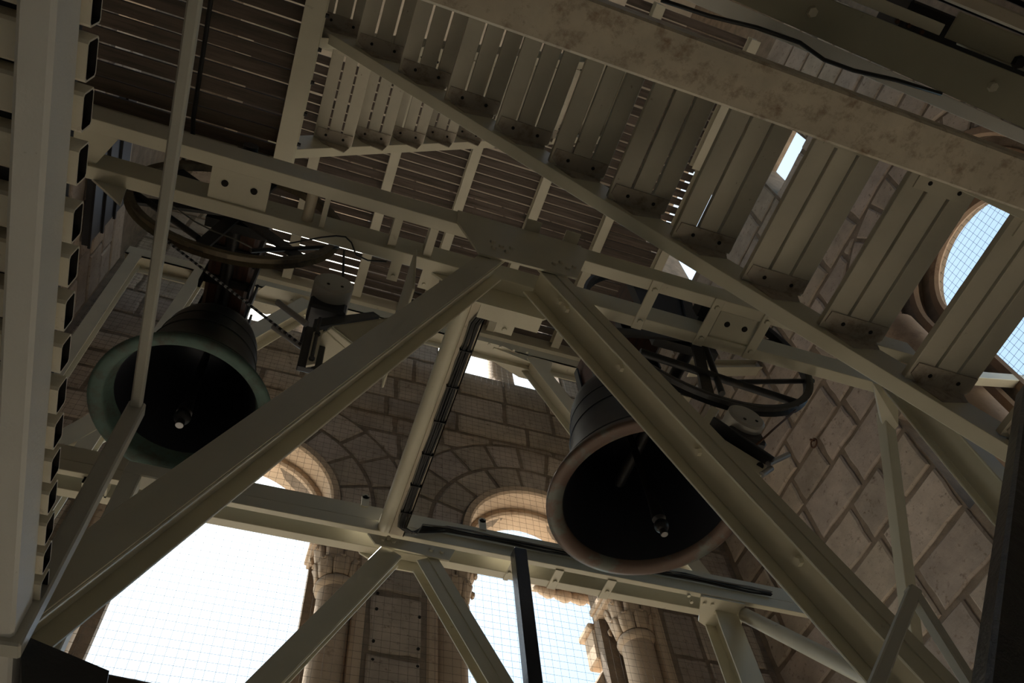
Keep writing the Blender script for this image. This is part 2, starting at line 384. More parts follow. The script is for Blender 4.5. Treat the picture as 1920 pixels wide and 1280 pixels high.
# bevelled reveal mouldings of the arches
for cx, AR in ARCH:
    for r, y0, y1, mm in ((AR+0.03, YB-0.005, YB+0.06, 'warm'), (AR-0.025, YB+0.19, YB+0.24, 'warm')):
        mb = MB(); n = 28
        sec = [(r+0.03, y0), (r+0.03, y1), (r-0.035, y1), (r-0.035, y0+0.02), (r-0.02, y0)]
        vs = []; fs = []
        angs = [PI*i/n for i in range(n+1)]
        for a in angs:
            for rr, yy in sec: vs.append((cx+rr*math.cos(a), yy, AZS+rr*math.sin(a)))
        q = len(sec)
        for i in range(n):
            for k in range(q): fs.append((i*q+k, i*q+(k+1) % q, (i+1)*q+(k+1) % q, (i+1)*q+k))
        mb.add(vs, fs); mb.build('arch_moulding', mm, wall_back)
    # soffit lining of warm stone
    mb = MB(); n = 24; vs = []; fs = []
    for i in range(n+1):
        a = PI*i/n
        for rr, yy in ((AR, YB+0.055), (AR-0.006, YB+0.2), (AR-0.03, YB+0.2), (AR-0.055, YB+0.425)):
            vs.append((cx+rr*math.cos(a), yy, AZS+rr*math.sin(a)*(1+(0.06*math.sin(a)**6 if yy > YB+0.21 else 0))))
    for i in range(n):
        for k in range(3): fs.append((i*4+k, i*4+k+1, (i+1)*4+k+1, (i+1)*4+k))
    mb.add(vs, fs); mb.build('arch_soffit', 'warm', wall_back)

def column(parent, x, y, z0, z1, r, hcap, mat_='carved'):
    """shaft with neck ring, leafy capital and abacus"""
    sh = MB(); sh.lathe((x, y, 0), [(r*1.22, z0), (r*1.22, z0+.06), (r*1.05, z0+.10), (r*1.02, z0+0.2), (r*0.97, (z0+z1)/2), (r*0.9, z1-0.05), (r*0.9, z1)], 24)
    c = sh.build('column_shaft', mat_, parent)
    if mat_ == 'umber': return c
    nk = MB(); nk.lathe((x, y, z1), [(r*.9, -.02), (r*1.06, 0), (r*1.12, .025), (r*1.06, .05), (r*.9, .065)], 24); nk.build('neck_ring', 'carved', c)
    bell = MB(); bell.lathe((x, y, z1+.06), [(r*.9, 0), (r*.92, hcap*.4), (r*1.1, hcap*.8), (r*1.35, hcap)], 16); bell.build('capital', 'carved', c)
    for row, (n, h0, h1, ro) in enumerate(((8, 0.0, 0.52, 1.0), (8, 0.25, 0.95, 1.1))):
        for k in range(n):
            a = 2*PI*(k+0.5*row)/n; lf = MB(); ca, sa = math.cos(a), math.sin(a); vs = []; fs = []
            prof = [(0.92, h0, .34), (0.98*ro, h0+(h1-h0)*.4, .40), (1.08*ro, h0+(h1-h0)*.75, .40), (1.22*ro, h0+(h1-h0)*.95, .30), (1.30*ro, h0+(h1-h0)*.90, .18), (1.27*ro, h0+(h1-h0)*.80, .08)]
            for rr, hh, wd in prof:
                for t, bulge in ((-1, 0), (-.45, .07), (0, .03), (.45, .07), (1, 0)):
                    R = r*(rr+bulge); X = x+R*ca-sa*wd*r*t; Y = y+R*sa+ca*wd*r*t; vs.append((X, Y, z1+.06+hcap*hh))
            for i in range(len(prof)-1):
                for j in range(4): fs.append((i*5+j, i*5+j+1, (i+1)*5+j+1, (i+1)*5+j))
            lf.add(vs, fs, 0, True); o = lf.build('capital_leaf', 'carved', c)
            sd = o.modifiers.new('solid', 'SOLIDIFY'); sd.thickness = r*.12
    ab = MB(); q = r*1.55; ab.box((x-q, y-q, z1+.06+hcap), (x+q, y+q, z1+.06+hcap+.05)); ab.box((x-q*1.08, y-q*1.08, z1+.11+hcap), (x+q*1.08, y+q*1.08, z1+.17+hcap))
    ab.build('abacus', 'carved', c, bevel=.008)
    return c
for x in (0.585, 1.395, 2.865, -0.985):
    column(wall_back, x, YB+0.16, 0.0, 4.02, 0.135, 0.30)
    im = MB(); im.box((x-0.17, YB+0.02, 4.55), (x+0.17, YB+0.36, 4.72)); im.build('impost_block', 'carved', wall_back, bevel=.015)
# pier sides between column and wall face (chamfered jamb strips)
for a, b in ((0.70, 0.785), (1.195, 1.28), (2.97, 3.05), (-1.19, -1.11)):
    jb = MB(); jb.box((a, YB+0.015, 0.0), (b, YB+0.30, 4.55)); jb.build('jamb_strip', 'carved', wall_back, bevel=.02)
# outer carved order seen through the right arch
oc = MB(); oc.box((2.66, YB+0.42, 4.08), (2.98, YB+0.60, 4.36)); oc.box((2.63, YB+0.42, 4.36), (3.0, YB+0.64, 4.42)); oc.build('outer_cornice', 'warm', wall_back, bevel=.015)
oc = MB(); oc.prism([(2.50, YB+0.42, 3.70), (3.0, YB+0.42, 3.70), (3.0, YB+0.42, 3.98), (2.68, YB+0.42, 3.98)], (0, 0.3, 0))
oc.build('outer_console', 'warm', wall_back, bevel=.01)
ob = MB(); ob.lathe((2.74, YB+0.45, 3.0), [(.05, -2.5), (.055, .05), (.07, .1), (.045, .16), (.075, .36), (.085, .44), (.05, .54), (.03, .58)], 16); ob.build('baluster', 'warm', wall_back)
hood = MB()
for i in range(13):
    t = i/12; x = 2.29+0.58*t; z = 4.80-0.035*math.sin(PI*t)-(0.03 if i == 12 else 0)
    hood.sphere((x, YB+0.55, z), 0.035+0.012*((i*7) % 3), 8, 0, (1.2, 1, 1))
hood.box((2.26, YB+0.43, 4.80), (2.95, YB+0.6, 5.0)); hood.build('carved_hood', 'carved', wall_back)
# upper gallery colonnettes
for x, r in ((2.02, 0.135), (-0.22, 0.14)):
    column(wall_back, x, YB+0.2, 7.0, 7.95, r, 0.25)

for x, y_ in ((678, 510), (668, 645), (633, 1080), (640, 920), (1045, 335), (1035, 715), (1025, 988), (1018, 1140)):
    p = at(560+x/4.571, 1000+y_/4.571, 'y', YB+0.012); MB().cyl(p-V((0,.004,0)), p+V((0,.01,0)), .011, n=8).build('putlog_hole', 'hole', wall_back)
# right wall stones
frR = lambda u, z, d: V((XR+0.03-d, u, z))
zr = [2.05, 2.42, 2.76, 3.118, 3.482, 3.86, 4.238, 4.619, 4.917, 5.24, 5.58, 5.92, 6.26, 6.62, 6.98, 7.35, 7.72, 8.1, 8.5, 9.0]
courses(wall_right, frR, 0.0, YB-0.01, zr, [(RC[0], RC[1], 1.08, 2.6)], [(1.98, 2.22, 3.45, 4.35), (1.18, 1.75, 7.35, 8.35), (2.3, 3.5, 8.2, 10.6)], 0.36, 0.74, joint=0.046)
ring(wall_right, frR, RC[0], RC[1], 0.81, 1.08, 11, joint=.034)
# moulded orders of the right arch
for r, x0 in ((0.80, XR-0.005), (0.69, XR+0.12), (0.58, XR+0.21), (0.48, XR+0.31)):
    n = 28; vs = []; fs = []; sec = [(r+.02, x0), (r+.02, x0+.05), (r-.03, x0+.05), (r-.045, x0+.025), (r-.03, x0)]
    angs = [PI*i/n for i in range(n+1)]
    path = [(RC[0]+math.cos(0), 2.6, 0)]
    pts = [(0.0, -1)]+[(a, 0) for a in angs]+[(PI, -1)]
    for a, fl in pts:
        for rr, xx in sec: vs.append((xx, RC[0]+rr*math.cos(a), (RC[1]+rr*math.sin(a)) if fl == 0 else 2.7))
    q = len(sec)
    for i in range(len(pts)-1):
        for k in range(q): fs.append((i*q+k, i*q+(k+1) % q, (i+1)*q+(k+1) % q, (i+1)*q+k))
    MB().add(vs, fs).build('arch_moulding', 'umber', wall_right)
column(wall_right, XR+0.04, 1.80, 2.0, 4.86, 0.15, 0.26, mat_='umber')
# left wall stones
frL = lambda u, z, d: V((XL-0.03+d, u, z))
zl = [2.0]
while zl[-1] < 7.4: zl.append(zl[-1]+rs.uniform(0.24, 0.33))
courses(wall_left, frL, 1.2, YB-0.01, zl, [], [(1.3, 2.2, 6.7, 7.7)], 0.4, 0.75, joint=.03)
# dark panel put in where the left wall has a dark recess
lp = [at(x, y_, 'x', XL+.03) for x, y_ in ((172, 338), (150, 470))]
ya_, yb_ = lp[0].y, lp[1].y; zc_ = (lp[0].z+lp[1].z)/2
lv = thing('recess_panel', 'dark blue-grey panel standing in for a recess of the left stone wall behind the tube ends', 'panel', (XL+0.03, ya_, zc_))
MB().box((XL+0.005, ya_-.5, lp[0].z-.02), (XL+0.05, yb_, lp[0].z+.9)).build('panel', 'motor_dark', lv)
for k in range(3): MB().box((XL+0.05, ya_-.5, lp[0].z-.02+.3*k), (XL+0.07, yb_+.02, lp[0].z+.01+.3*k)).build('frame_bar', 'iron', lv)
# iron mooring ring on the right wall
ir = thing('iron_ring', 'small rusty iron ring hanging from the right stone wall', 'ring', (XR-0.005, 2.88, 4.9))
c = V((XR-0.025, 2.88, 4.87)); MB().tube([c+V((0.004, .035*math.cos(t*PI/8), .035*math.sin(t*PI/8))) for t in range(17)], .007).build('ring_loop', 'rust', ir)
MB().cyl((XR+.0, 2.88, 4.91), (XR-0.035, 2.88, 4.91), .009, n=8).build('staple', 'rust', ir)

# ================================================================ STEEL: near bell frame
H = 2.8
def channel(p0, p1, h, b, t, back, name, parent, material='paint'):
    """C-section along p0->p1 (bottom edge of the web); back = unit vector the flanges point to"""
    p0, p1, bk = V(p0), V(p1), V(back); mb = MB()
    up = V((0,0,1))
    prof = [(0,0),(b,0),(b,t),(t,t),(t,h-t),(b,h-t),(b,h),(0,h)]
    n = len(prof); vs = [p0+bk*u+up*v for u, v in prof]+[p1+bk*u+up*v for u, v in prof]
    mb.add(vs, [(i, (i+1) % n, n+(i+1) % n, n+i) for i in range(n)]+[tuple(range(n-1, -1, -1)), tuple(range(n, 2*n))])
    return mb.build(name, material, parent, bevel=.002)
def bolts(pts, nrm, parent, r=.013, h=.012, material='paint'):
    for p in pts: MB().bolt(p, nrm, r, h).build('bolt', material, parent)
def frame_leg(parent, top, bot, front_w=0.082, depth=0.105, material='paint', bolt_s=()):
    """I-section strut: flanges face the viewer's side (-y) and the far side, web between, seam strip on the front flange"""
    top, bot = V(top), V(bot); d = (bot-top).normalized(); sd = d.cross(V((0,1,0))).normalized()
    mb = MB(); tf = .009
    for y0 in (0.0, depth-tf):
        mb.prism([top+sd*front_w/2+V((0,y0,0)), top-sd*front_w/2+V((0,y0,0)), bot-sd*front_w/2+V((0,y0,0)), bot+sd*front_w/2+V((0,y0,0))], (0, tf, 0))
    mb.prism([top+sd*.006+V((0,tf,0)), top-sd*.006+V((0,tf,0)), bot-sd*.006+V((0,tf,0)), bot+sd*.006+V((0,tf,0))], (0, depth-2*tf, 0))
    o = mb.build('leg', material, parent, bevel=.002)
    # second flat welded on the front flange leaves a fine seam line
    c2 = MB(); a0, a1 = front_w*.02, front_w*.46
    c2.prism([top+sd*a0+V((0,-.004,0)), top+sd*a1+V((0,-.004,0)), bot+sd*a1+V((0,-.004,0)), bot+sd*a0+V((0,-.004,0))], (0, .005, 0)); c2.build('cover_plate', material, o)
    inner = -sd if (-sd).z < 0 else sd
    for s in bolt_s:
        p = top+d*s+inner*.006+V((0, depth*.45, 0)); b = MB().bolt(p, inner, .014, .014).build('bolt', material, o)
    return o
XN0, XN1 = -1.12, 2.44
nf = thing('bell_support', 'near cream steel bell frame with twin channel beams on a wide inverted V of legs', 'frame', (0.64, 1.23, ZF), 'steel A-frames carrying the bells')
YA, YBm = 1.122, 1.290
channel((XN0, YA, H), (XN1, YA, H), .118, .047, .007, (0,1,0), 'channel_beam', nf)
channel((XN0, YBm, H), (XN1, YBm, H), .128, .048, .007, (0,1,0), 'channel_beam', nf)
# legs
apx = 0.64
frame_leg(nf, (0.557, 1.125, 2.66), (0.557-.49*4.26, 1.125, ZF), .083, .10, bolt_s=(.12,))
frame_leg(nf, (0.728, 1.125, 2.66), (0.728+.452*4.26, 1.125, ZF), .096, .12, bolt_s=(.16, .21, .55, .95, 1.36, 1.8))
# front and back gusset plates
g = MB(); g.prism([(0.405, 1.113, 2.91), (0.40, 1.113, 2.80), (0.475, 1.113, 2.575), (0.84, 1.113, 2.598), (0.905, 1.113, 2.79), (0.905, 1.113, 2.91)], (0, .008, 0))
go = g.build('gusset_plate', 'paint', nf)
bolts([(0.53+dx, 1.113, 2.65+dz) for dx, dz in ((0,0),(.03,.03),(.05,0),(.07,.04),(.0,.05))]+[(0.76+dx, 1.113, 2.66+dz) for dx, dz in ((0,0),(.03,.03),(.05,-.01),(.08,.02))], (0,-1,0), go, .011, .008)
g = MB(); g.prism([(0.36, 1.338, 2.91), (0.37, 1.338, 2.80), (0.53, 1.338, 2.66), (0.80, 1.338, 2.66), (0.93, 1.338, 2.80), (0.93, 1.338, 2.91)], (0, .008, 0)); g.build('gusset_plate', 'paint', nf)
g = MB(); g.box((0.56, 1.346, 2.66), (0.80, 1.40, 2.666)); g.box((0.64, 1.40, 2.66), (0.71, 1.44, 2.666)); gl = g.build('gusset_lug', 'paint', nf); bolts([(0.675, 1.42, 2.66)], (0,0,-1), gl, .010, .008)
# battens under the twin channels
for x in (1.212, 1.485, 1.712):
    b = MB().box((x-.022, YA-.004, H-.008), (x+.022, YBm+.05, H)).build('batten', 'paint', nf, bevel=.002)
    bolts([(x, YA+.035, H-.008), (x, YBm+.012, H-.008)], (0,0,-1), b, .012, .009)
for x, wd in ((-.06, .018), (0.20, .03), (0.335, .03)):
    MB().box((x-wd/2, YA+.01, H+.02), (x+wd/2, YBm, H+.1)).build('stiffener', 'paint', nf)
# bearing brackets with two bolt holes (left bell, right bell)
for x0, x1 in ((-.46, -.26), (1.52, 1.70)):
    b = MB().box((x0, YA+.012, H+.012), (x1, YBm, H+.03)).build('bearing_bracket', 'paint', nf)
    for xx in (x0+.05, x1-.05): MB().cyl((xx, YA+.10, H+.008), (xx, YA+.10, H+.0125), .012, n=12).build('bolt_hole', 'hole', b)
# small hanging lugs under the rear channel
for x in (0.235, 0.355): 
    l = MB().box((x-.02, YBm+.046, H), (x+.02, YBm+.125, H+.006)).build('hanging_lug', 'paint', nf); bolts([(x, YBm+.105, H)], (0,0,-1), l, .008, .006)
for x in (0.70, 0.86): 
    MB().box((x-.03, YA-.05, H+.118), (x+.03, YA+.01, H+.125)).build('top_lug', 'paint', nf)
# pipe stub with rust between the beams, left part
MB().cyl((-.115, YA+.02, H+.05), (-.115, YBm, H+.05), .02, n=10).build('spacer_pipe', 'paint_rusty', nf)
# right end column, knee plate and brace
col = MB(); col.sweep((2.425, 1.235, ZF), (2.385, 1.235, H-.0), P_I(.085, .13, .009, .009), (0,1,0)); col.build('end_column', 'paint', nf, bevel=.002)
kn = MB(); kn.prism([(2.43, 1.29, H-.002), (2.30, 1.29, H-.002), (2.375, 1.40, H-.05), (2.43, 1.48, H-.11), (2.44, 1.40, H-.11)], (0, 0, -.01)); kn.build('knee_plate', 'paint', nf)
br = MB(); br.sweep((2.42, 1.40, 2.77), (2.42, 1.40+.611*3.2, 2.77-3.2), P_box(.055, .05), (1,0,0)); br.build('side_brace', 'paint', nf, bevel=.003)
# left end column (mostly hidden)
col = MB(); col.sweep((XN0+.03, 1.235, ZF), (XN0+.06, 1.235, H), P_I(.085, .13, .009, .009), (0,1,0)); col.build('end_column', 'paint', nf, bevel=.002)
kn = MB(); kn.prism([(-1.05, 1.125, H+.02), (-.74, 1.125, H+.02), (-.84, 1.30, H+.02), (-1.05, 1.30, H+.02)], (0, 0, .01)); kn.build('tie_plate', 'paint', nf)
kn = MB(); kn.prism([at(172, 334, 'y', 1.335), at(238, 350, 'y', 1.335), at(226, 384, 'y', 1.335), at(216, 374, 'y', 1.335)], (0, .008, 0)); kn.build('knee_plate', 'paint_grey', nf)

# ================================================================ far bell frame
ff = thing('bell_support', 'far cream steel bell frame above the stone pier with cables along its beam', 'frame', (0.66, 2.73, ZF), 'steel A-frames carrying the bells')
YC, YD = 2.660, 2.766
XF0, XF1 = -1.10, 2.80
channel((XF0, YC, H), (2.95, YC, H), .062, .030, .007, (0,1,0), 'channel_beam', ff)
channel((XF0, YD, H), (XF1-.42, YD, H), .12, .046, .007, (0,1,0), 'channel_beam', ff)
t = MB(); t.box((XF0, YC+.030, H+.062), (2.80, YC+.038, H+.185)); t.box((XF0, YC+.0, H+.062), (2.80, YC+.038, H+.068)); t.build('upper_angle', 'paint', ff, bevel=.002)
frame_leg(ff, (0.575, 2.668, 2.70), (0.575-.575*4.3, 2.668, ZF), .105, .06, bolt_s=(.07, .12))
frame_leg(ff, (0.735, 2.668, 2.70), (0.735+.53*4.3, 2.668, ZF), .105, .075, bolt_s=(.07, .13))
g = MB(); g.prism([(0.455, 2.652, 2.765), (0.495, 2.652, 2.708), (0.835, 2.652, 2.692), (0.865, 2.652, 2.765)], (0, .008, 0)); go = g.build('gusset_plate', 'paint', ff)
bolts([(0.525, 2.652, 2.742), (0.55, 2.652, 2.755), (0.575, 2.652, 2.742), (0.75, 2.652, 2.735), (0.80, 2.652, 2.735)], (0,-1,0), go, .012, .01)
g = MB(); g.prism([(0.42, 2.815, 2.92), (0.455, 2.815, 2.80), (0.56, 2.815, 2.745), (0.79, 2.815, 2.745), (0.86, 2.815, 2.80), (0.90, 2.815, 2.92)], (0, .008, 0)); g.build('gusset_plate', 'paint', ff)
for x, wd in ((1.165, .012), (1.40, .022), (1.675, .024)):
    b = MB().box((x-wd, YC+.022, H-.007), (x+wd, YD+.048, H)).build('batten', 'paint', ff, bevel=.002); bolts([(x, YD-.01, H-.007)], (0,0,-1), b, .012, .009)
for p in ((683, 955), (905, 995)):
    q = at(p[0], p[1], 'y', 2.69)
    lg = MB(); lg.box((q.x-.018, 2.684, H+.17), (q.x+.018, 2.69, H+.235))
    lg.cyl((q.x, 2.684, H+.235), (q.x, 2.69, H+.235), .018, n=14); o = lg.build('lifting_lug', 'paint', ff)
    MB().cyl((q.x, 2.6835, H+.235), (q.x, 2.6905, H+.235), .009, n=12).build('lug_hole', 'hole', o)
# left end of the far beam: end plate and rectangular tubes
for x in (-.70, -.45):
    t = MB(); t.box((x-.05, YD-.03, H-.03), (x+.05, YD-.022, H+.03)); t.box((x-.05, YD-.09, H-.03), (x-.042, YD-.022, H+.03)); t.box((x+.042, YD-.09, H-.03), (x+.05, YD-.022, H+.03)); t.box((x-.05, YD-.09, H-.03), (x+.05, YD-.082, H+.03)); t.build('socket_frame', 'paint', ff)
# right end: gusset, column and braces
g = MB(); g.prism([(2.15, 2.665, H-.003), (2.40, 2.665, H-.003), (2.46, 2.83, H-.003), (2.35, 2.90, H-.003), (2.22, 2.84, H-.003)], (0,0,-.01)); go = g.build('gusset_plate', 'paint', ff)
bolts([at(x, y, 'z', H-.013) for x, y in ((1291, 1115), (1316, 1118), (1296, 1127), (1320, 1130), (1335, 1132), (1342, 1147), (1350, 1160), (1364, 1170))], (0,0,-1), go, .011, .009)
col = MB(); col.sweep((2.40, 2.80, ZF), (2.33, 2.80, H-.01), P_I(.13, .12, .010, .010), (0,1,0)); col.build('end_column', 'paint', ff, bevel=.002)
q0, q1 = at(1383, 1134, 'x', 2.42), at(1600, 1237, 'x', 2.42)
br = MB(); br.cyl(V((2.42, 2.72, 2.77)), V((2.42, 2.72-.71*1.9, 2.77-1.9)), .036, n=20); br.build('round_brace', 'paint', ff)
col = MB(); col.sweep((XF0+.1, 2.73, ZF), (XF0+.1, 2.73, H), P_I(.12, .12, .010, .010), (0,1,0)); col.build('end_column', 'paint', ff, bevel=.002)

# dark steel post under the far beam
po = MB(); po.sweep((1.165, 2.62, ZF), (1.165, 2.62, 2.795), P_box(.062, .062), (0,1,0)); tag(po.build('steel_post', 'black_paint', bevel=.004), 'dark square steel post standing under the far beam against the sky', 'post')

# ================================================================ tie beam and cables
tb = thing('tie_beam', 'cream round-edged tie beam joining the two bell frames at their peaks', 'beam', (0.58, 2.0, H))
t = MB(); pr = [( .034*math.cos(a), .034*math.sin(a)) for a in [2*PI*i/20 for i in range(20)]]
t.cyl((0.535, 1.35, H+.03), (0.535, 2.66, H+.03), .037, n=24); t.build('pipe', 'paint', tb)
t = MB(); t.box((0.555, 1.35, H-.008), (0.622, 2.66, H)); t.box((0.616, 1.35, H-.008), (0.622, 2.66, H+.03)); t.build('cable_plate', 'paint_rusty', tb)
cb = thing('cable_bundle', 'black cables strapped under the tie beam and on along the far beam', 'cable', (0.60, 2.0, H-.02))
for k in range(5):
    dx, dz = (-.012, -.004, .006, .014, -.02)[k], (-.017, -.019, -.016, -.018, -.013)[k]
    j = lambda q: random.uniform(-q, q)
    pts = [(0.64+dx, 1.36, H+.02), (0.625+dx*.8, 1.40, H-.012)]
    for i in range(1, 13): pts.append((0.592+dx+j(.003), 1.40+i*.095, H+dz+j(.002)))
    pts += [(0.60+dx, 2.60, H-.012), (0.63+.012*k, 2.635, H+.0), (0.70, 2.645-.006*k, H+.03+.006*k)]
    for i in range(1, 16): pts.append((0.70+i*.125, 2.650-.004*k+j(.003), H+.072+.010*(k % 3)+j(.003)))
    MB().tube(pts, (.0065, .005, .0055, .0045, .004)[k], 6).build('cable', 'cable_grey' if k == 4 else 'rubber', cb)
for y in (1.62, 1.80, 1.98, 2.16, 2.34, 2.5):
    MB().box((0.566, y, H-.028), (0.618, y+.003, H-.008)).build('cable_tie', 'rubber', cb)

# ================================================================ bells
def bell(name, label, x, y, zr, R, hgt, mats, clap, wheel, group, lipn=5, rim_m='rim_iron', bars=(), nsp=3):
    t = thing(name, label, 'bell', (x, y, zr), group)
    h = R*hgt
    outer = [(1.0, 0), (1.0, .03), (.965, .10), (.88, .22), (.775, .42), (.69, .66), (.635, .95), (.60, 1.22), (.575, 1.40), (.53, 1.53), (.44, 1.62), (.28, 1.68), (.001, 1.70)]
    inner = [(1.0, 0), (.96, -.012), (.855, .0), (.835, .05), (.78, .20), (.68, .45), (.60, .72), (.55, 1.0), (.52, 1.25), (.47, 1.42), (.30, 1.53), (.001, 1.56)]
    prof = [(r*R, z*h/1.7) for r, z in reversed(inner)]+[(r*R, z*h/1.7) for r, z in outer[1:]]
    ni = len(inner)
    mis = []
    for k in range(len(prof)-1):
        if k >= ni-1: mis.append(1 if k < ni+1 else 0)
        elif k >= ni-lipn: mis.append(1)
        else: mis.append(2)
    mb = MB(); mb.lathe((x, y, zr), prof, 72, mis=mis); body = mb.build('bell_body', mats, t)
    for rr, zz in ((.885, .215), (.64, .93), (.60, 1.20)):
        b = MB(); tt = [(R*rr+.004*math.cos(a), zz*h/1.7+.006*math.sin(a)) for a in [2*PI*i/8 for i in range(9)]]; b.lathe((x, y, zr), tt, 72); b.build('relief_band', mats[0], body)
    # clapper
    (cx, cy, cz, cr) = clap
    tx, ty, tz = x, y, zr+h*.86
    cl = MB(); d = (V((cx, cy, cz))-V((tx, ty, tz)))
    cl.cyl((tx, ty, tz), V((tx, ty, tz))+d*.35, cr*.45, cr*.6, 12); cl.cyl(V((tx, ty, tz))+d*.35, V((tx, ty, tz))+d*.8, cr*.6, cr*.75, 12); cl.cyl(V((tx, ty, tz))+d*.8, V((tx, ty, tz))+d*.95, cr*.75, cr*1.05, 14)
    cl.sphere((cx, cy, cz), cr*1.1, 16); cl.cyl((cx, cy, cz), V((cx, cy, cz))+d.normalized()*cr*1.7, cr*.62, cr*.55, 14)
    co = cl.build('clapper', 'iron', t)
    MB().cyl(V((cx, cy, cz))+d.normalized()*cr*1.7, V((cx, cy, cz))+d.normalized()*cr*1.75, cr*.5, n=14).build('clapper_tip', 'steel', co)
    # crown loops, headstock and straps
    zt = zr+h
    for a in (-.06, .06):
        MB().box((x-.03, y+a-.02, zt-.03), (x+.03, y+a+.02, zt+.08)).build('crown_loop', mats[0], t)
    wy, wz, wr, wx = wheel
    y0 = wy-.02; y1 = 2*y-wy+.03
    hs = MB(); hw = R*.27
    hs.box((x-hw, y0+.06, zt+.05), (x+hw, y+.16, zt+.30)); hs.prism([(x-hw*.9, y-.26, zt+.30), (x+hw*.9, y-.26, zt+.30), (x+hw*.9, y+.14, zt+.30), (x-hw*.9, y+.14, zt+.30)], (0,0,.12))
    ho = hs.build('headstock', 'yoke', t, bevel=.015)
    for dy in (-.36, -.22, -.06, .10):
        s = MB(); s.box((x-hw-.012, y+dy-.018, zt+.035), (x+hw+.012, y+dy+.018, zt+.05)); s.box((x-hw-.014, y+dy-.018, zt-.02), (x-hw-.004, y+dy+.018, zt+.34)); s.box((x+hw+.004, y+dy-.018, zt-.02), (x+hw+.014, y+dy+.018, zt+.34)); s.build('iron_strap', 'iron', ho)
    ax = MB(); ax.cyl((wx, YBm-.12, wz), (wx, y1+.12, wz), .028, n=14); ax.build('axle', 'iron', t)
    for ya, yb in ((wy+.03, wy+.07),): MB().box((x-hw-.03, ya, min(wz-.06, zt+.03)), (x+hw+.03, yb, zt+.22)).build('end_plate', 'iron', t)
    # ringing wheel in the x-z plane
    wl = MB(); n = 64
    sec = [(wr-.004, -.02), (wr+.008, -.02), (wr-.008, -.009), (wr-.008, .009), (wr+.008, .02), (wr-.004, .02), (wr-.02, .016), (wr-.022, -.016)]
    vs = []; fs = []
    for i in range(n):
        a = 2*PI*i/n
        for rr, yy in sec: vs.append((wx+rr*math.cos(a), wy+yy, wz+rr*math.sin(a)))
    q = len(sec)
    for i in range(n):
        for k in range(q): fs.append((i*q+k, i*q+(k+1) % q, ((i+1) % n)*q+(k+1) % q, ((i+1) % n)*q+k))
    wl.add(vs, fs); wo = wl.build('wheel_rim', rim_m, t)
    for a_, b_, r_ in bars: MB().cyl(at(*a_, 'y', wy+.005), at(*b_, 'y', wy+.005), r_, n=8).build('wheel_bar', 'iron', wo)
    for k in range(nsp):
        a = PI*k/3+.35; s = MB(); c, sn = math.cos(a), math.sin(a)
        s.sweep((wx-wr*.98*c, wy+.012, wz-wr*.98*sn), (wx+wr*.98*c, wy+.012, wz+wr*.98*sn), P_box(.012, .05), (0,1,0) if False else (-sn, 0, c)); s.build('wheel_spoke', 'iron', wo)
    return t
GB = 'bronze bells hung between the two steel frames'
bellL = bell('bell', 'left bronze bell with green verdigris lip, seen into its dark mouth', -.374, 1.98, 2.494, .319, 1.72,
     ('bronze_green', 'verdigris', 'bronze_dark'), (-.36, 1.985, 2.46, .027), (1.445, 3.10, .40, -.384), GB, bars=(((470, 470), (634, 462), .009), ((240, 352), (372, 446), .012)))
bellR = bell('bell', 'larger right bronze bell with brown lip behind the right leg of the near frame', 1.504, 1.98, 2.558, .436, 1.72,
     ('bronze_dark', 'bronze_brown', 'bronze_dark'), (1.53, 1.99, 2.43, .028), (1.375, 2.96, .515, 1.548), GB, 4, 'iron', (((1200, 660), (1496, 756), .017), ((1385, 716), (1524, 714), .011), ((1322, 648), (1354, 738), .013)), 2)
# bearing pedestals for the axles
for b, x, z in ((nf, -.374, 3.10), (nf, 1.548, 2.96)):
    MB().box((x-.06, YBm-.09, H+.12), (x+.06, YBm-.02, z+.03)).build('bearing_block', 'iron', b)
for x, z in ((-.374, 3.10), (1.548, 2.96)):
    MB().box((x-.06, YC+.02, H+.12), (x+.06, YC+.09, z+.03)).build('bearing_block', 'iron', ff)

# ================================================================ drive motors and chains
def motor(label, c, r, L, base0, base1, bracket, rods, group='bell drive motors'):
    t = thing('drive_motor', label, 'motor', c, group)
    c = V(c)
    d = MB(); d.cyl(c, c+V((0, L, 0)), r, r, 28); d.cyl(c+V((0,-.006,0)), c, r*.86, r, 28); o = d.build('casing', 'galv', t)
    for dx, dz in ((-.02, -.025), (.03, -.02)): MB().cyl(c+V((dx, -.0075, dz)), c+V((dx, -.0055, dz)), .006, n=8).build('casing_hole', 'hole', o)  # dark discs put in for the two holes in the casing face
    g = MB(); g.box(c+V((-r*.95, L*.3, -r*1.5)), c+V((r*.9, L*1.5, -r*.35))); g.cyl(c+V((0, L, 0)), c+V((0, L*1.7, 0)), r*.8, r*.6, 20); g.build('gearbox', 'motor_dark', t, bevel=.01)
    b0, b1 = V(base0), V(base1)
    p = MB(); p.sweep(b0, b1, P_box(.075, .022), (0,1,0)); p.sweep(b0+V((0,-.032,0)), b1+V((0,-.032,0)), P_box(.012, .05), (0,1,0)); p.build('base_rail', 'motor_dark', t, bevel=.003)
    k = MB()
    for poly, ext in bracket: k.prism(poly, ext)
    k.build('bracket', 'paint', t, bevel=.003)
    for a, b, rr in rods: MB().cyl(a, b, rr, n=10).build('threaded_rod', 'steel', t)
    return t
y = 1.50
aL = lambda x, y_, yv=1.46: at(x, y_, 'y', yv)
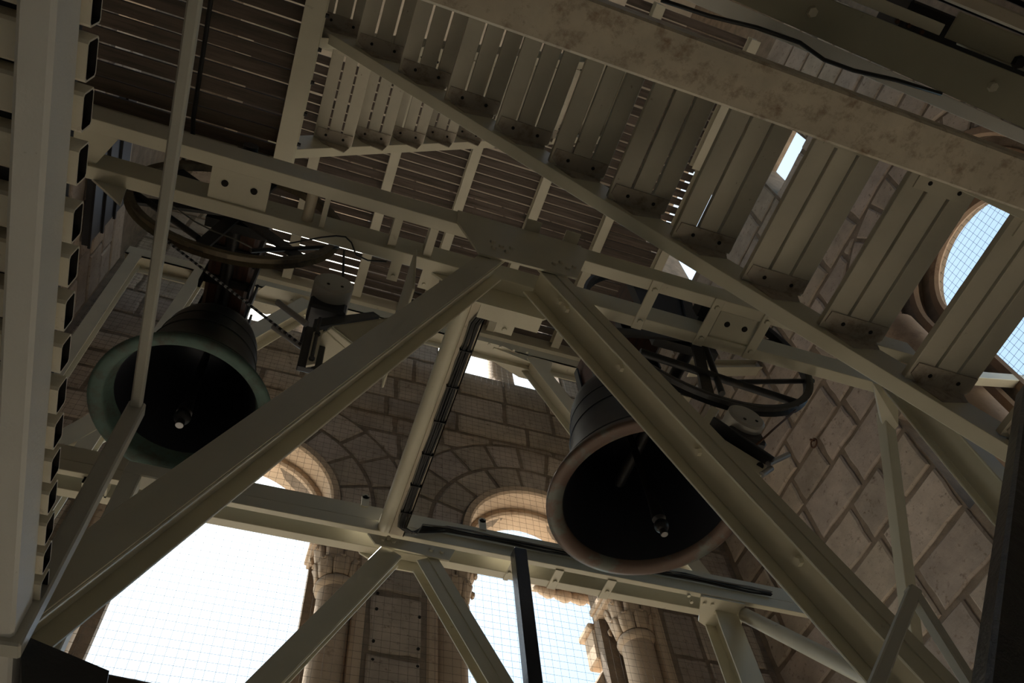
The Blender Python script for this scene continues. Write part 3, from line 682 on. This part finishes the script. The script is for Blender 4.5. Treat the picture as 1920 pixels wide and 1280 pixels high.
mL = motor('grey drum motor on a bracket off the left leg, chained to the left wheel', (.035, 1.46, 2.745), .072, .16,
      aL(598, 606)+V((0, .03, 0)), aL(582, 680)+V((0, .03, 0)),
      [([aL(626, 612), aL(770, 590), aL(700, 648), aL(664, 642)], (0, .008, 0)),
       ([aL(622, 612), aL(770, 590), aL(770, 590)+V((0, .14, 0)), aL(622, 612)+V((0, .14, 0))], (0, 0, .008)),
       ([at(x, y_, 'z', 2.34) for x, y_ in ((604, 624), (612, 620), (628, 636), (664, 664), (640, 676), (580, 685))], (0, 0, .008)),
       ([at(x, y_, 'z', 2.335) for x, y_ in ((612, 620), (620, 614), (668, 652), (660, 664))], (0, 0, .012)),
       ([(.27, 1.20, 2.36), (.27, 1.60, 2.36), (.27, 1.60, 2.66), (.27, 1.20, 2.66)], (.008, 0, 0))],
      [(aL(520, 566, 1.52), aL(575, 608, 1.52), .011), (aL(512, 612, 1.50), aL(566, 650, 1.50), .010)])
MB().prism([aL(588, 622, 1.44), aL(606, 618, 1.44), aL(591, 682, 1.44), aL(574, 685, 1.44)], (0, .008, 0)).build('worn_plate', 'paint_tube', mL)
for q in ((595, 628), (584, 674)): MB().bolt(aL(q[0], q[1], 1.44), (0,-1,0), .010, .01).build('bolt', 'iron', mL)
MB().prism([aL(590, 598, 1.52), aL(700, 584, 1.52), aL(712, 592, 1.52), aL(592, 614, 1.52)], (0, .05, 0)).build('terminal_arm', 'motor_dark', mL)
aR = lambda x, y_, yv=1.33: at(x, y_, 'y', yv)
mR = motor('grey drum drive motor by the right bell wheel in front of the stone wall', tuple(aR(1400, 782)), .070, .08,
      aR(1332, 792)+V((0, .03, 0)), aR(1446, 870)+V((0, .03, 0)),
      [([aR(1345, 815), aR(1428, 866), aR(1440, 872), aR(1428, 892), aR(1398, 872)], (0, .008, 0)),
       ([aR(1345, 815), aR(1428, 866), aR(1428, 866)+V((0, .08, 0)), aR(1345, 815)+V((0, .08, 0))], (0, 0, -.008)),
       ([aR(1318, 785), aR(1334, 760), aR(1350, 768), aR(1334, 793)], (0, .09, 0)),
       ([aR(1345, 815), aR(1398, 872), aR(1330, 850, 1.19), aR(1300, 800, 1.19)], (0, .008, 0))],
      [(aR(1440, 870), aR(1478, 852), .010), (aR(1428, 890), aR(1446, 878), .010)])
MB().cyl(aR(1425, 873, 1.327), aR(1425, 873, 1.332), .012, n=12).build('bolt_hole', 'hole', mR)
def chain(label, pts, parent_group, link=.0075):
    t = thing('drive_chain', label, 'chain', pts[0], parent_group); base = None
    for (a, b) in zip(pts[:-1], pts[1:]):
        a, b = V(a), V(b); L = (b-a).length; n = int(L/(link*1.5)); d = (b-a).normalized()
        for i in range(n):
            p = a+d*(i+.5)*link*1.5
            if base is None:
                mb = MB(); mb.sweep(-d*link*.62, d*link*.62, [(x*.0045, y_*.0038) for x, y_ in ((-1,-.6),(-.6,-1),(.6,-1),(1,-.6),(1,.6),(.6,1),(-.6,1),(-1,.6))], (0,1,0))
                base = mb.build('chain_link', 'iron', None); alt = mb.build('chain_link', 'steel', None).data; bpy.data.objects.remove([o for o in bpy.data.objects if o.data == alt][0])
                base.location = p; adopt(base, t); q0 = d.copy()
            else:
                o = base.copy(); COL.objects.link(o); o.parent = t
                if i % 2: o.data = alt
                o.location = p-wloc(t)
                o.rotation_mode = 'QUATERNION'; o.rotation_quaternion = q0.rotation_difference(d)
    return t
chain('black roller chain from the left bell wheel down to its motor', [at(308, 448, 'y', 1.445), at(572, 652, 'y', 1.49)], 'roller chains of the bell drives')
stp = MB().tube([at(645, 470, 'y', 1.445), at(643, 520, 'y', 1.46)], .005); tag(stp.build('drive_belt', 'rubber'), 'short black belt between left bell wheel rim and drum motor', 'belt')
stp = MB().tube([at(1492, 768, 'y', 1.375), at(1450, 805, 'y', 1.36), at(1416, 836, 'y', 1.34)], .004); tag(stp.build('drive_belt', 'rust'), 'thin rusty rod line from right bell wheel to its motor', 'belt')

w1 = MB().tube([at(x, y_, 'z', H-.012) for x, y_ in ((543, 456), (575, 450), (604, 444.6), (630, 442), (648, 444), (659, 454.7), (664, 468), (668, 478), (690, 488), (725, 490))], .003)
tag(w1.build('loose_wire', 'rubber'), 'thin loose wire drooping under the near beam beside the left wheel', 'wire')
w2 = MB().tube([at(x, y_, 'y', 1.40) for x, y_ in ((300, 372), (330, 390), (365, 415), (402, 434), (440, 448), (472, 464))], .0028)
tag(w2.build('loose_wire', 'cable_grey'), 'thin grey wire slung across the left bell headstock', 'wire')
# ================================================================ upper frame behind
uf = thing('upper_bell_support', 'upper cream steel frame below the high deck with sloping legs and bolted gussets', 'frame', (0.8, 3.54, 6.2))
ZU = 6.2
t = MB(); t.box((-1.55, 3.50, ZU), (3.5, 3.60, ZU+.01)); t.box((-1.55, 3.60, ZU-.075), (3.5, 3.61, ZU+.01)); t.box((-1.55, 3.50, ZU), (3.5, 3.51, ZU+.12)); t.build('angle_beam', 'paint', uf)
def uleg(top, bot):
    mb = MB(); d = (V(bot)-V(top)).normalized(); sd = d.cross(V((0,1,0))).normalized()
    mb.sweep(top, bot, P_I(.13, .15, .012, .012), (0,1,0)); return mb.build('leg', 'paint', uf, bevel=.002)
uleg((1.90, 3.56, ZU-.05), (1.90+.43*2.6, 3.56, ZU-2.65))
uleg((-.09, 3.56, ZU-.05), (-.09-.49*2.6, 3.56, ZU-2.65))
g = MB(); g.prism([(1.34, 3.47, ZU-.012), (1.62, 3.47, ZU-.012), (2.02, 3.56, ZU-.012), (2.04, 3.74, ZU-.012), (1.86, 3.74, ZU-.012), (1.36, 3.57, ZU-.012)], (0,0,.01)); go = g.build('gusset_plate', 'paint', uf)
bolts([at(x, y_, 'z', ZU-.012) for x, y_ in ((917, 645), (927, 653), (938, 650), (951, 660), (963, 656), (976, 665), (988, 660), (993, 667))], (0,0,-1), go, .014, .012)
g = MB(); g.prism([(0.05, 3.47, ZU-.012), (-.45, 3.47, ZU-.012), (-.62, 3.70, ZU-.012), (-.40, 3.74, ZU-.012), (0.02, 3.57, ZU-.012)], (0,0,.01)); go = g.build('gusset_plate', 'paint', uf)
bolts([(-.12, 3.52, ZU-.012), (-.22, 3.55, ZU-.012), (-.33, 3.58, ZU-.012), (-.42, 3.65, ZU-.012)], (0,0,-1), go, .014, .012)
g = MB(); g.prism([(1.50, 3.505, ZU+.0), (2.10, 3.505, ZU+.0), (2.05, 3.505, ZU-.22), (1.86, 3.505, ZU-.10)], (0,.008,0)); g.build('web_plate', 'paint', uf)
for x, lean in ((-.97, -.04), (-1.47, .02)):
    c = MB(); c.sweep((x, 3.54, ZU), (x+lean*5, 3.54, ZU-5.0), P_I(.095, .10, .010, .010), (0,1,0)); c.build('end_column', 'paint', uf, bevel=.002)
g = MB(); g.prism([(-.90, 3.47, ZU-.02), (-.55, 3.47, ZU-.02), (-.60, 3.60, ZU-.02), (-.90, 3.62, ZU-.02)], (0,0,.01)); g.build('gusset_plate', 'paint', uf)

# ================================================================ decks
def deck(name, label, z, slat_rows, joists, mat_s, sw):
    """slat_rows: (y, x0, x1); joists: (x, y0, y1, w, h)"""
    t = thing(name, label, 'deck', (slat_rows[0][1], slat_rows[0][0], z))
    for (yy, x0, x1) in slat_rows:
        j = random.uniform(-.003, .003)
        segs = [(x0, x1)]
        if x1-x0 > 2.2:
            c = random.choice([.96, 1.63]); segs = [(x0, c-.003), (c+.003, x1)]
        for a, b in segs: MB().box((a, yy+j, z), (b, yy+sw+j+random.uniform(-.003, .002), z+.02)).build('slat', mat_s, t)
    for (x, y0, y1, wd, h) in joists: MB().sweep((x, y0, z-h/2), (x, y1, z-h/2), P_I(wd, h, .008, .008), (0,0,1)).build('joist', 'paint', t, bevel=.002)
    return t
PT = .0815
ZL = 4.44
rows = [(0.33+PT*i, XL+.06, -.33) for i in range(17)]
ld = deck('slatted_landing', 'dark wooden slatted landing between the two stair flights', ZL, rows, [(-.365, .30, 1.72, .10, .12), (-1.76, .30, 1.72, .06, .12)], 'slat', .069)
channel((XL+.06, 1.70, ZL-.13), (-.33, 1.70, ZL-.13), .13, .05, .007, (0,1,0), 'edge_beam', ld)
for k in range(7): MB().bolt((-.312, .55+.17*k, ZL-.07), (1,0,0), .012, .015).build('bolt', 'iron', ld)
# tiny dark cable run along the landing
MB().tube([(-.86, .25, ZL-.03), (-.855, 1.0, ZL-.035), (-.85, 1.60, ZL-.05), (-.80, 1.66, 4.2), (-.74, 1.62, 3.6), (-.66, 1.36, 3.0), (-.64, 1.34, 2.86)], .012, 8).build('edge_cable', 'rubber', ld)

ZD = 7.03
rows = []
for i in range(40):
    yy = .52+PT*i
    if yy > 1.70: rows.append((yy, -1.0, 2.98))
    elif yy > 1.0: rows.append((yy, 2.05, 2.90))
    else: rows.append((yy, 1.75, 2.87))
ud = deck('high_deck', 'weathered slatted deck high under the tower roof with light between its slats', ZD, rows,
          [(x, 1.66, 3.76, .085, .10) for x in (-.34, .31, .965, 1.635, 2.31, 2.95)]+[(2.87, .5, 1.66, .085, .1), (2.0, .5, 1.66, .085, .1)], 'upslat', .0635)
channel((-1.0, 3.765, ZD-.16), (3.0, 3.765, ZD-.16), .19, .06, .008, (0,1,0), 'edge_beam', ud)
channel((-1.0, 1.62, ZD-.1), (0.6, 1.62, ZD-.1), .10, .05, .008, (0,1,0), 'edge_beam', ud)

# ================================================================ staircases
def staircase(label, steps, y0, y1, tdepth, sgn, str_top, str_bot, far_y, near_y, plank=3, gap=.012):
    """steps: (x_left, z_bottom of planks)"""
    t = thing('staircase', label, 'staircase', (steps[-1][0], (y0+y1)/2, steps[-1][1]), 'steel and plank stair flights')
    pw = (tdepth-gap*(plank-1))/plank
    for (x, z) in steps:
        e = part_empty('tread', (x, y0, z), t)
        for k in range(plank):
            a = x+k*(pw+gap); MB().box((a, y0, z+.0), (a+pw, y1-.005, z+.028)).build('plank', 'tread', e, bevel=.002)
        # angle brackets: flat under the planks plus a cheek plate on the stringer
        b = MB(); b.prism([(x+.012, y1-.075, z), (x+tdepth*.98, y1-.075, z), (x+tdepth*.99, y1-.02, z), (x+tdepth*.9, y1, z), (x+.05, y1, z), (x+.008, y1-.03, z)], (0,0,-.006))
        b.prism([(x+.03, y1-.004, z), (x+tdepth*.95, y1-.004, z), (x+tdepth*.9, y1-.004, z-.05), (x+.10, y1-.004, z-.10)] if sgn > 0 else
                [(x+.03, y1-.004, z), (x+tdepth*.95, y1-.004, z), (x+tdepth*.85, y1-.004, z-.10), (x+.06, y1-.004, z-.05)], (0,.005,0))
        bo = b.build('bracket', 'bracket', e)
        b = MB(); b.prism([(x+.03, y0, z), (x+tdepth*.97, y0, z), (x+tdepth*.97, y0+.06, z), (x+.03, y0+.06, z)], (0,0,-.006)); b2 = b.build('bracket', 'tread', e)
        for f in (.3, .75):
            MB().cyl((x+tdepth*f, y1-.04, z-.0075), (x+tdepth*f, y1-.04, z-.0055), .008, n=8).build('bolt_hole', 'hole', e)
            MB().cyl((x+tdepth*f, y0+.03, z-.0075), (x+tdepth*f, y0+.03, z-.0055), .008, n=8).build('bolt_hole', 'hole', e)
    # stringers: channel bars, flange outwards
    for yy, dy in ((y1, 1), (y0, -1)):
        p0, p1 = V((str_top[0], yy, str_top[1])), V((str_bot[0], yy, str_bot[1])); d = (p1-p0).normalized(); nv = d.cross(V((0,1,0)))
        if nv.z < 0: nv = -nv
        h, b_, tk = .17, .055, .007
        prof = [(0,0),(b_,0),(b_,tk),(tk,tk),(tk,h-tk),(b_,h-tk),(b_,h),(0,h)]
        mb = MB(); n = len(prof); vs = [p0+V((0,dy*u,0))+nv*v for u, v in prof]+[p1+V((0,dy*u,0))+nv*v for u, v in prof]
        mb.add(vs, [(i, (i+1) % n, n+(i+1) % n, n+i) for i in range(n)]+[tuple(range(n-1, -1, -1)), tuple(range(n, 2*n))])
        mb.build('stringer', 'paint', t, bevel=.002)
    return t
st1 = [(.08+.2342*(i-2)+.008, 4.143-.2398*(i-2)+.035) for i in range(0, 15)]
s1 = staircase('long lower stair flight of cream planks rising to the left overhead', st1, .37, 1.0, .262, 1,
               (-.36, 4.60), (2.9, 4.60-3.26*1.024), 0, 0)
st2 = [(-.265+.2108*i, 4.775+.2285*i-.03) for i in range(0, 11)]
s2 = staircase('second stair flight behind the first, rising to the right from the landing', st2, 1.08, 1.64, .222, -1,
               (-.36, 4.44), (2.1, 4.44+2.46*1.088), 0, 0)

# ================================================================ near platform on the left with hollow tube ends
ZP = 0.74; KP = ZP/1.5
pf = thing('tube_platform', 'near platform edge on the left with a row of hollow square tube ends', 'platform', (-.27, .5, ZP))
x0, x1 = -.392*ZP, -.351*ZP
e = MB(); e.box((x0, -.2, ZP), (x1, 1.45, ZP+.125*KP)); e.build('edge_beam', 'paint_pale', pf, bevel=.004)
ys = [.277, .341, .403, .473, .555, .621, .691, .762, .836]
yk = [1.61*KP*v for v in ys]
while yk[-1] < .96: yk.append(yk[-1]+.108*KP)
yk = [yk[0]-.11*KP*k for k in (4, 3, 2, 1)]+yk
ZT = ZP+.125*KP
for yy in yk:
    a, b = -.62, -.315*ZT
    mb = MB(); hw, hh, tk = .040*KP, .058*KP, .002
    oy = yy
    outp = [(-hw+.003, 0), (hw-.003, 0), (hw, .003), (hw, hh-.003), (hw-.003, hh), (-hw+.003, hh), (-hw, hh-.003), (-hw, .003)]
    inp = [(u*(hw-tk)/hw, tk+(v_/hh)*(hh-2*tk)) for u, v_ in outp]
    n = 8
    vs = [(a, oy+u, ZT+v_) for u, v_ in outp]+[(b, oy+u, ZT+v_) for u, v_ in outp]+[(b, oy+u, ZT+v_) for u, v_ in inp]+[(a, oy+u, ZT+v_) for u, v_ in inp]
    fs = [(i, (i+1) % n, n+(i+1) % n, n+i) for i in range(n)]+[(n+i, n+(i+1) % n, 2*n+(i+1) % n, 2*n+i) for i in range(n)]+[(2*n+i, 2*n+(i+1) % n, 3*n+(i+1) % n, 3*n+i) for i in range(n)]
    mb.add(vs, fs[:16]); mb.add(vs[16:], [tuple(k-16 for k in f) for f in fs[16:]]+[tuple(range(8, 16))], 1); mb.build('tube', ('paint_tube', 'hole'), pf)  # inner faces painted near-black for the shade inside the tube
MB().box((-.62, -.3, ZT+.0575*KP), (-.27, 1.02, ZT+.0575*KP+.008)).build('cover_sheet', 'motor_dark', pf)

# handrails
def rail(label, pts, size, post=None, group='square tube handrails'):
    t = thing('handrail', label, 'handrail', pts[-1], group)
    for i, (a, b) in enumerate(zip(pts[:-1], pts[1:])):
        d = (V(b)-V(a)).normalized()
        MB().sweep(V(a)-d*size*.5, V(b)+d*size*.5, P_box(size if i == 0 else (post or size*.95), size if i == 0 else (post or size*.95)), (0,0,1) if abs(d.z) < .8 else (0,1,0)).build('rail' if i == 0 else 'post', 'paint_grey', t, bevel=.003)
    return t
rail('cream square handrail of the left platform with a bent-down end post', [(-.262, -.2, 1.245), (-.262, 1.011, 1.245), (-.262, 1.011, ZP)], .0185, .029)
rail('short second handrail beyond the left platform, behind the left leg', [(-.14, 1.52, 1.63), (-.325, 1.52, 1.63), (-.325, 1.52, .6)], .045)
# lower right handrails (slope with the stair, then drop)
pA = at(1712, 1112, 'y', 1.0); pA0 = at(1640, 1290, 'y', 1.0)
rail('thin dark stair handrail with a pointed top corner at lower right', [pA0+(pA0-pA)*.6, pA, pA+V((0, 0, -1.2))], .026)
pB = at(1917, 900, 'y', .42); pB0 = at(1876, 1290, 'y', .42)
t = thing('handrail', 'dark glossy stair handrail at the right edge of the picture', 'handrail', pB, 'square tube handrails')
MB().sweep(pB0+(pB0-pB)*.3, pB+(pB-pB0)*.8, P_box(.036, .03), (0,1,0)).build('rail', 'black_paint', t, bevel=.004)

# ================================================================ beams overhead
ZN = 1.9
nb = thing('overhead_beam', 'near stained cream beam crossing below the stair treads', 'beam', (1.2, .23, ZN), 'beams overhead at the upper right')
MB().box((-.3, .0915*ZN, ZN), (3.6, .155*ZN, ZN+.10)).build('box_beam', 'paint_stained', nb, bevel=.006)
ZO = 3.2
ob = thing('overhead_beam', 'broad olive-shaded bolted beam crossing the upper right corner', 'beam', (1.8, .12, ZO), 'beams overhead at the upper right')
lo = lambda x: .083+.0405*x
MB().prism([(-.5, .003, ZO), (XR-.02, .016, ZO), (XR-.02, lo(XR), ZO), (-.5, lo(-.5), ZO)], (0, 0, .012)).build('flange_plate', 'olive', ob, bevel=.003)
MB().prism([(-.5, .02, ZO+.012), (XR-.02, .10, ZO+.012), (XR-.02, .112, ZO+.012), (-.5, .032, ZO+.012)], (0, 0, .2)).build('web', 'paint', ob)
MB().prism([(-.5, lo(-.5)+.004, ZO-.004), (XR-.02, lo(XR)+.004, ZO-.004), (XR-.02, .152+.035*XR, ZO-.004), (-.5, .152-.0175, ZO-.004)], (0, 0, .01)).build('rear_flange', 'paint_pale', ob, bevel=.002)  # paler paint puts the stronger light on this strip into its colour
bolts([at(x, y_, 'z', ZO) for x, y_ in ((1522, 22), (1860, 162))], (0,0,-1), ob, .022, .016)
MB().box((.2, -.055, ZO+.03), (2.02, -.012, ZO+.04)).build('front_flange', 'paint', ob, bevel=.002)
MB().box((2.06, -.115, ZO+.05), (3.6, -.012, ZO+.06)).build('bearing_plate', 'olive', ob, bevel=.002)
bolts([at(1908, 116, 'z', ZO+.05)], (0,0,-1), ob, .028, .02, 'iron')
bolts([at(x, y_, 'z', ZO+.03) for x, y_ in ((1682, 40), (1703, 48), (1728, 60))], (0,0,-1), ob, .010, .008, 'rust')
tb2 = thing('overhead_beam', 'plain cream beam in the far upper right corner', 'beam', (2.2, -.15, 3.0), 'beams overhead at the upper right')
MB().box((1.0, -.17, 3.0), (XR-.01, -.122, 3.1)).build('box_beam', 'paint_rusty', tb2, bevel=.005)
hs = thing('hanging_gear', 'dark headstock ironwork above the bolted beam in the upper right corner', 'gear', (2.6, -.02, 3.5))
MB().box((2.0, -.10, 3.50), (2.9, .04, 3.72)).build('headstock', 'iron', hs, bevel=.01)
MB().box((2.25, -.05, 3.36), (2.70, -.005, 3.46)).build('bearing_plate', 'paint', hs, bevel=.004)
MB().cyl((2.62, -.03, 3.30), (2.62, -.03, 3.36), .03, n=14).build('bearing_bolt', 'iron', hs)
for k in range(3): MB().box((1.7+.0*k, -.16-.05*k, 3.74), (3.2, -.14-.05*k, 3.80)).build('rail_bar', 'iron', hs)
rp = MB().tube([at(x, y_, 'z', 3.05) for x, y_ in ((1240, 0), (1330, 30), (1420, 52), (1500, 80), (1545, 112), (1600, 132), (1680, 150), (1765, 176))], .008, 6)
tag(rp.build('hanging_rope', 'rubber'), 'dark rope sagging below the bolted beam at upper right', 'rope')

# right side ties behind the stair
sb = thing('wall_strut', 'slanting cream struts behind the stair on the right', 'strut', (3.3, 1.7, 4.5))
for (a, b, yv) in (((1578, 385), (1612, 485), 1.9), ((1655, 600), (1725, 700), 1.9), ((1840, 710), (1925, 716), 1.6)):
    p, q = at(*a, 'y', yv), at(*b, 'y', yv); d = q-p
    MB().sweep(p-d*.6, q+d*.8, P_box(.07, .06), (0,1,0)).build('strut', 'paint', sb, bevel=.003)
sp = thing('cross_beam', 'dim cream cross beam behind the right bell wheel', 'beam', (2.6, 2.6, 4.3))
p, q = at(1285, 690, 'y', 3.0), at(1500, 688, 'y', 3.0)
MB().sweep(p, q+(q-p)*.6, P_I(.10, .12, .01, .01), (0,0,1)).build('web_beam', 'paint', sp, bevel=.002)

# ================================================================ low dark things at bottom left
lb = thing('foot_beam', 'shadowed steel foot beam at the bottom left corner below the left leg', 'beam', (-.3, 1.0, .7))
MB().prism([at(40, 1188, 'y', 1.05), at(205, 1257, 'y', 1.05), at(196, 1300, 'y', 1.05), at(40, 1300, 'y', 1.05)], (0, .12, 0)).build('web_plate', 'black_paint', lb)  # dark paint puts the shadow on this steel into its colour
ts = thing('timber_sill', 'black timber edge at the bottom left corner under the steel foot beam', 'timber', (-.3, 1.2, .5))
MB().prism([at(60, 1225, 'y', 1.25), at(200, 1255, 'y', 1.25), at(350, 1285, 'y', 1.25), at(460, 1330, 'y', 1.25), at(60, 1340, 'y', 1.25)], (0, .2, 0)).build('sill_beam', 'slat', ts, bevel=.01)
# ================================================================ safety nets
def net(label, fr, u0, u1, z0, z1, cell, r):
    mb = MB(); n = int((u1-u0)/cell); k = int((z1-z0)/cell)
    for i in range(n+1):
        u = u0+i*cell
        pts = [fr(u+random.uniform(-.004, .004), z0+(z1-z0)*j/6) for j in range(7)]; mb.tube(pts, r, 3)
    for i in range(k+1):
        z = z0+i*cell
        pts = [fr(u0+(u1-u0)*j/8, z+random.uniform(-.006, .004)) for j in range(9)]; mb.tube(pts, r, 3)
    o = mb.build('safety_net', 'net'); tag(o, label, 'net', None, 'stuff'); return o
net('thin square-mesh bird net across the back stone wall and its arches', lambda u, z: V((u, YB-.05, z)), XL+.05, XR-.05, 2.2, 8.2, .058, .0010)
net('thin bird net across the arch of the right stone wall', lambda u, z: V((XR+.36, u, z)), .3, 2.5, 2.7, 5.6, .050, .0012)
